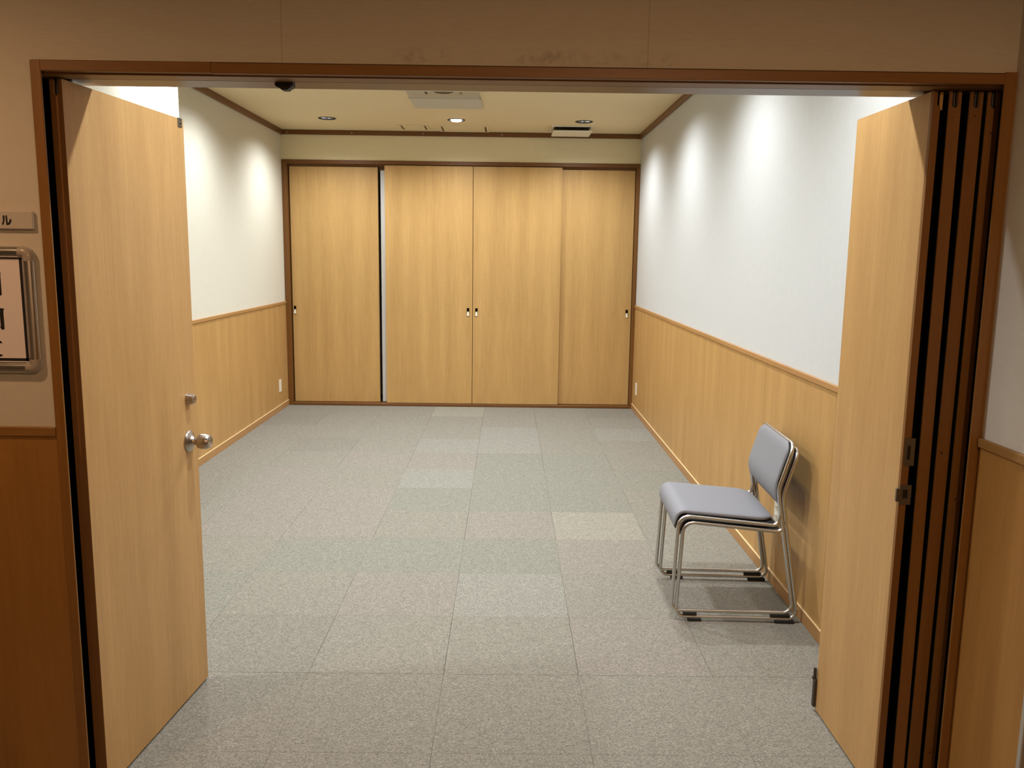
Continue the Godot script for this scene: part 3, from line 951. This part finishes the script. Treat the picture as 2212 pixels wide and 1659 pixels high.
# ------------------------------------------------------------------ plate and framed notice
func build_signs() -> void:
	var np := thing("name_plate", "small pale name plate with one black katakana letter on the hall wall", "sign", Vector3(-1.08, 1.6105, 0.25))
	var o := np.position
	box("plate_body", Vector3(-1.188, 1.588, 0.2505) - o, Vector3(-0.9735, 1.633, 0.262) - o, M.plate, np, 0.002)
	var lx := -1.048
	var ly := 1.622
	var k := 0.0000430
	var a := [[165, 410], [265, 415], [268, 520], [262, 640], [240, 760], [205, 870], [155, 972], [125, 960], [80, 905], [125, 825], [158, 730], [172, 600]]
	var b := [[315, 415], [415, 405], [418, 560], [435, 845], [495, 790], [535, 715], [562, 605], [610, 612], [660, 655], [642, 760], [600, 855], [520, 935], [440, 965], [360, 970], [340, 940]]
	var st := begin()
	for s in [a, b]:
		var p := PackedVector2Array()
		for q in s:
			p.append(Vector2(lx + (q[0] - 165) * k, ly - (q[1] - 410) * k) - Vector2(o.x, o.y))
		add_prism(st, p, 0.2618 - o.z, 0.2624 - o.z)
	obj("lettering", st, M.ink, np)

	var sg := thing("framed_notice", "framed white notice with black brush lettering and silver rounded frame", "sign", Vector3(-1.10, 1.384, 0.25))
	o = sg.position
	box("backing", Vector3(-1.215, 1.230, 0.2505) - o, Vector3(-0.985, 1.538, 0.2600) - o, M.aluminium, sg, 0.001)
	box("sheet", Vector3(-1.195, 1.245, 0.2602) - o, Vector3(-1.0, 1.530, 0.2610) - o, M.paper, sg, 0.0)
	st = begin()
	for e in [[-1.1905, -1.0095, 1.2535, 1.261], [-1.1905, -1.0095, 1.514, 1.520], [-1.1905, -1.183, 1.2535, 1.520], [-1.0167, -1.0095, 1.2535, 1.520]]:
		add_box(st, Vector3(e[0], e[2], 0.2609) - o, Vector3(e[1], e[3], 0.2613) - o, 0.0)
	obj("border", st, M.ink, sg)
	# right-hand brush strokes of the column of characters that the picture cuts off
	var strokes := [
		[[-1.073, 1.478], [-1.0655, 1.481], [-1.0665, 1.470], [-1.0665, 1.4245], [-1.0680, 1.4215], [-1.076, 1.4215], [-1.076, 1.474]],
		[[-1.130, 1.474], [-1.0735, 1.478], [-1.0735, 1.470], [-1.130, 1.467]],
		[[-1.0745, 1.3895], [-1.0632, 1.3883], [-1.0660, 1.3820], [-1.0662, 1.3365], [-1.0680, 1.3345], [-1.0745, 1.3345], [-1.0755, 1.3370], [-1.0755, 1.3830]],
		[[-1.130, 1.3890], [-1.0745, 1.3895], [-1.0745, 1.3830], [-1.130, 1.3830]],
		[[-1.130, 1.3830], [-1.122, 1.3830], [-1.122, 1.335], [-1.130, 1.335]],
		[[-1.122, 1.3425], [-1.0755, 1.3420], [-1.0755, 1.3398], [-1.122, 1.3390]],
		[[-1.130, 1.3030], [-1.0810, 1.3070], [-1.0748, 1.3010], [-1.0755, 1.2993], [-1.130, 1.2975]],
		[[-1.106, 1.297], [-1.098, 1.280], [-1.0830, 1.2710], [-1.0755, 1.2695], [-1.0800, 1.2645], [-1.0850, 1.2655], [-1.104, 1.276], [-1.114, 1.297]]]
	for part in [[0, 1], [2, 3, 4, 5], [6, 7]]:
		st = begin()
		for n in part:
			var p := PackedVector2Array()
			for q in strokes[n]: p.append(Vector2(q[0] - o.x, q[1] - o.y))
			add_prism(st, p, 0.2609 - o.z, 0.2614 - o.z)
		obj("lettering", st, M.ink, sg)
	# rounded aluminium rails and plastic corners
	var x0 := -1.2080
	var x1 := -0.9925
	var y0 := 1.2370
	var y1 := 1.5310
	var flat := Transform3D(Basis.from_scale(Vector3(1, 1, 0.85)), Vector3(0, 0, 0.2610 - o.z))
	for e in [[Vector3(x0 + 0.012, y0, 0), Vector3(x1 - 0.012, y0, 0)], [Vector3(x0 + 0.012, y1, 0), Vector3(x1 - 0.012, y1, 0)], [Vector3(x0, y0 + 0.012, 0), Vector3(x0, y1 - 0.012, 0)], [Vector3(x1, y0 + 0.012, 0), Vector3(x1, y1 - 0.012, 0)]]:
		st = begin()
		add_tube(st, [e[0] - Vector3(o.x, o.y, 0), e[1] - Vector3(o.x, o.y, 0)], 0.0145, 24, flat)
		obj("frame_rail", st, M.aluminium, sg)
	for c in [[x0, y0, 1, 1], [x1, y0, -1, 1], [x0, y1, 1, -1], [x1, y1, -1, -1]]:
		st = begin()
		var v := Vector3(c[0] - o.x, c[1] - o.y, 0)
		add_tube(st, rounded([v + Vector3(c[2] * 0.022, 0, 0), v, v + Vector3(0, c[3] * 0.022, 0)], [0, 0.017, 0]), 0.0150, 24, flat)
		obj("frame_corner", st, M.clearplastic, sg)

# ------------------------------------------------------------------ two stacked chairs
func make_chair(label: String, at: Vector3) -> Node3D:
	var t := thing("stacking_chair", label, "chair", at, "stacked chairs by the wall")
	t.rotation.y = -0.040
	var hw := 0.238
	var side := [Vector3(0.189, 0.452, 0), Vector3(0.178, 0.404, 0), Vector3(-0.2335, 0.440, 0), Vector3(-0.2520, 0.020, 0), Vector3(0.2640, 0.020, 0), Vector3(0.1790, 0.515, 0), Vector3(0.1730, 0.565, 0), Vector3(0.2270, 0.752, 0)]
	var rad := [0, 0.028, 0.045, 0.036, 0.036, 0.20, 0.20, 0.045]
	var path := []
	var radii := []
	for i in side.size():
		path.append(side[i] + Vector3(0, 0, hw)); radii.append(rad[i])
	for i in range(side.size() - 1, -1, -1):
		path.append(side[i] - Vector3(0, 0, hw)); radii.append(rad[i])
	var st := begin()
	add_tube(st, rounded(path, radii, 8), 0.0080, 12)
	obj("tube_frame", st, M.chrome, t)
	# seat: waterfall front, flat towards the back
	var raw := [Vector3(-0.2500, 0.385, 0), Vector3(-0.2360, 0.447, 0), Vector3(-0.02, 0.431, 0), Vector3(0.168, 0.418, 0)]
	var fine := resample(rounded(raw, [0, 0.040, 0.6, 0], 10), 30)
	var seat_path := []
	for q in fine: seat_path.append(Vector2(q.x, q.y + 0.0065))
	st = begin()
	add_pad(st, seat_path, func(u: float) -> float:
		var wd := 0.2265
		if u > 0.86: wd -= 0.045 * pow((u - 0.86) / 0.14, 2.0)
		return wd, 0.0140)
	obj("seat", st, M.vinyl, t)
	var shell_path := []
	for q in fine: shell_path.append(Vector2(q.x + 0.006, q.y - 0.009))
	st = begin()
	add_pad(st, shell_path, func(_u: float) -> float: return 0.222, 0.0070)
	obj("seat_shell", st, M.shell, t)
	# backrest: follows the uprights
	raw = [Vector3(0.1770, 0.512, 0), Vector3(0.1690, 0.575, 0), Vector3(0.2215, 0.7545, 0)]
	fine = resample(rounded(raw, [0, 0.24, 0], 14), 26)
	var back_path := []
	for q in fine: back_path.append(Vector2(q.x - 0.006, q.y))
	st = begin()
	add_pad(st, back_path, func(u: float) -> float:
		var wd := 0.2270
		if u > 0.80: wd -= 0.040 * pow((u - 0.80) / 0.20, 2.4)
		return wd, 0.0120)
	obj("backrest", st, M.vinyl, t)
	var bshell := []
	for q in fine: bshell.append(Vector2(q.x + 0.005, q.y - 0.002))
	st = begin()
	add_pad(st, bshell, func(u: float) -> float: return 0.224 - 0.036 * pow(maxf(u - 0.78, 0.0) / 0.22, 2.4), 0.0065)
	obj("backrest_shell", st, M.shell, t)
	# rubber feet
	for s in [-1.0, 1.0]:
		for e in [[-0.200, -0.142], [0.170, 0.252]]:
			st = begin()
			add_box(st, Vector3(e[0], 0.0, s * hw - 0.0085), Vector3(e[1], 0.0140, s * hw + 0.0085), 0.002)
			obj("foot", st, M.rubber, t)
	return t

func resample(p: Array, n: int) -> Array:
	var total := 0.0
	for i in p.size() - 1: total += p[i].distance_to(p[i + 1])
	var o := []
	for k in n:
		var want := total * k / (n - 1)
		var i := 0
		while i < p.size() - 2 and want > p[i].distance_to(p[i + 1]):
			want -= p[i].distance_to(p[i + 1]); i += 1
		var dd: float = p[i].distance_to(p[i + 1])
		o.append(p[i].lerp(p[i + 1], clampf(want / maxf(dd, 1e-6), 0, 1)))
	return o

func build_chairs() -> void:
	make_chair("lower of the two stacked grey chairs, standing on the carpet", Vector3(1.216, 0.0, -1.213))
	make_chair("upper of the two stacked grey chairs, its grey padded seat in view", Vector3(1.196, 0.0270, -1.213))

# ------------------------------------------------------------------ small things
func outlet(label: String, at: Vector3, dir: float) -> void:
	var t := thing("wall_outlet", label, "outlet", at, "wall outlets")
	var st := begin()
	add_box(st, Vector3(0, -0.060, -0.035), Vector3(dir * 0.007, 0.060, 0.035), 0.0025)
	obj("cover_plate", st, M.ivory, t)
	for y in [-0.021, 0.021]:
		var sk := box("socket", Vector3(dir * 0.0065, y - 0.013, -0.014), Vector3(dir * 0.0085, y + 0.013, 0.014), M.ivory, t, 0.001)
		st = begin()
		for s in [-1.0, 1.0]:
			add_box(st, Vector3(dir * 0.0082, y - 0.004, s * 0.006 - 0.001), Vector3(dir * 0.0088, y + 0.004, s * 0.006 + 0.001), 0.0)
		obj("slots", st, M.black, sk)

func build_small_things() -> void:
	outlet("ivory wall outlet low on the left wainscot near the closet", Vector3(XL + 0.006, 0.245, -5.705), 1.0)
	outlet("ivory wall outlet low on the right wainscot near the closet", Vector3(XR - 0.006, 0.245, -5.748), -1.0)
	outlet("ivory wall outlet half hidden behind the stacked chairs", Vector3(XR - 0.006, 0.362, -1.385), -1.0)

	# black roller stop hanging from the track
	var t := thing("track_stop", "black roller stop hanging from the partition track", "door stop", Vector3(-0.3545, SOFFIT, 0.165))
	var st := begin()
	add_box(st, Vector3(-0.0205, -0.008, -0.014), Vector3(0.0205, 0.001, 0.016), 0.001)
	obj("bracket", st, M.black, t)
	st = begin()
	add_prism(st, PackedVector2Array([Vector2(-0.025, -0.006), Vector2(0.021, -0.006), Vector2(0.021, -0.014), Vector2(0.017, -0.018), Vector2(0.010, -0.021), Vector2(0.008, -0.0245), Vector2(-0.008, -0.0245), Vector2(-0.011, -0.021), Vector2(-0.021, -0.017), Vector2(-0.025, -0.013)]), -0.014, 0.012)
	obj("roller_block", st, M.black, t)
	st = begin()
	add_tube(st, [Vector3(0.0175, -0.013, 0.0125), Vector3(0.0165, -0.016, 0.0135)], 0.0016, 8)
	obj("pin", st, M.steel, t)

	# ceiling cassette of the air conditioner
	var ac := thing("ceiling_air_conditioner", "pale grey ceiling cassette air conditioner half hidden by the door head", "air conditioner", Vector3(-0.27, H, -4.20))
	var o := ac.position
	box("panel", Vector3(-0.545, H - 0.014, -4.63) - o, Vector3(0.003, H - 0.0005, -4.20) - o, M.acwhite, ac, 0.003)
	box("grille_panel", Vector3(-0.535, H - 0.010, -4.1985) - o, Vector3(-0.005, H - 0.0005, -3.86) - o, M.acgrey, ac, 0.002)
	box("front_panel", Vector3(-0.60, H - 0.022, -3.859) - o, Vector3(0.06, H - 0.0005, -3.70) - o, M.acwhite, ac, 0.004)
	box("latch", Vector3(-0.402, H - 0.0115, -4.02) - o, Vector3(-0.382, H - 0.009, -3.94) - o, M.black, ac, 0.0)
	box("latch", Vector3(-0.147, H - 0.0115, -4.02) - o, Vector3(-0.127, H - 0.009, -3.94) - o, M.dullsteel, ac, 0.0)
	st = begin()
	var arc := [Vector2(-0.335, -3.93), Vector2(-0.31, -3.985), Vector2(-0.275, -4.01), Vector2(-0.235, -4.005), Vector2(-0.20, -3.96), Vector2(-0.19, -3.93)]
	for e in [[H - 0.0115, Vector3.DOWN]]:
		var pts := []
		for q in arc: pts.append(Vector3(q.x, e[0], q.y) - o)
		face(st, pts, e[1])
	for i in arc.size():
		var a: Vector2 = arc[i]
		var b: Vector2 = arc[(i + 1) % arc.size()]
		var nn := Vector3(b.y - a.y, 0, a.x - b.x).normalized()
		face(st, [Vector3(a.x, H - 0.0115, a.y) - o, Vector3(b.x, H - 0.0115, b.y) - o, Vector3(b.x, H - 0.009, b.y) - o, Vector3(a.x, H - 0.009, a.y) - o], nn)
	obj("vane", st, M.black, ac)

	# two flush hatches near the closet
	hatch("smaller flush ceiling hatch with a dark joint beside the lamp", Vector3(-0.675, H, -5.745), 0.140, 0.150, true)
	hatch("wider flush ceiling hatch with brown slots at both ends", Vector3(-0.208, H, -5.805), 0.235, 0.180, false)

	# extractor with a dropped cover plate
	var ex := thing("ceiling_extractor", "square ceiling extractor with a cover plate dropped below its frame", "extractor fan", Vector3(0.80, H, -5.70))
	st = begin()
	for e in [[-0.19, -0.165, -0.19, 0.19], [0.165, 0.19, -0.19, 0.19], [-0.165, 0.165, -0.19, -0.165], [-0.165, 0.165, 0.165, 0.19]]:
		add_box(st, Vector3(e[0], -0.010, e[2]), Vector3(e[1], 0.0, e[3]), 0.002)
	obj("frame", st, M.ivory, ex)
	box("throat", Vector3(-0.165, -0.004, -0.165), Vector3(0.165, -0.0005, 0.165), M.black, ex, 0.0)
	st = begin()
	add_box(st, Vector3(-0.180, -0.052, -0.165), Vector3(0.180, -0.038, 0.165), 0.004)
	obj("cover_plate", st, M.ivory, ex)
	for sx in [-1.0, 1.0]:
		for sz in [-1.0, 1.0]:
			box("spacer", Vector3(sx * 0.12 - 0.006, -0.040, sz * 0.12 - 0.006), Vector3(sx * 0.12 + 0.006, -0.003, sz * 0.12 + 0.006), M.black, ex, 0.0)

func hatch(label: String, at: Vector3, hx: float, hz: float, dark_joint: bool) -> void:
	var t := thing("ceiling_hatch", label, "ceiling hatch", at, "flush ceiling hatches")
	var st := begin()
	var f := 0.022
	for e in [[-hx, -hx + f, -hz, hz], [hx - f, hx, -hz, hz], [-hx + f, hx - f, -hz, -hz + f * 0.6], [-hx + f, hx - f, hz - f * 0.6, hz]]:
		add_box(st, Vector3(e[0], -0.006, e[2]), Vector3(e[1], 0.0, e[3]), 0.0015)
	obj("frame", st, M.ceil, t)
	box("lid", Vector3(-hx + f + 0.018, -0.0055, -hz + f * 0.6 + 0.003), Vector3(hx - f - 0.018, -0.0005, hz - f * 0.6 - (0.012 if dark_joint else 0.004)), M.ceil, t, 0.001)
	for s in [-1.0, 1.0]:
		box("end_slot", Vector3(s * (hx - f - 0.009) - 0.009, -0.002, -hz + f * 0.6), Vector3(s * (hx - f - 0.009) + 0.009, -0.0005, hz - f * 0.6), M.dark, t, 0.0)
	if dark_joint:
		box("joint", Vector3(-hx + f, -0.002, hz - f * 0.6 - 0.012), Vector3(hx - f, -0.0005, hz - f * 0.6), M.black, t, 0.0)
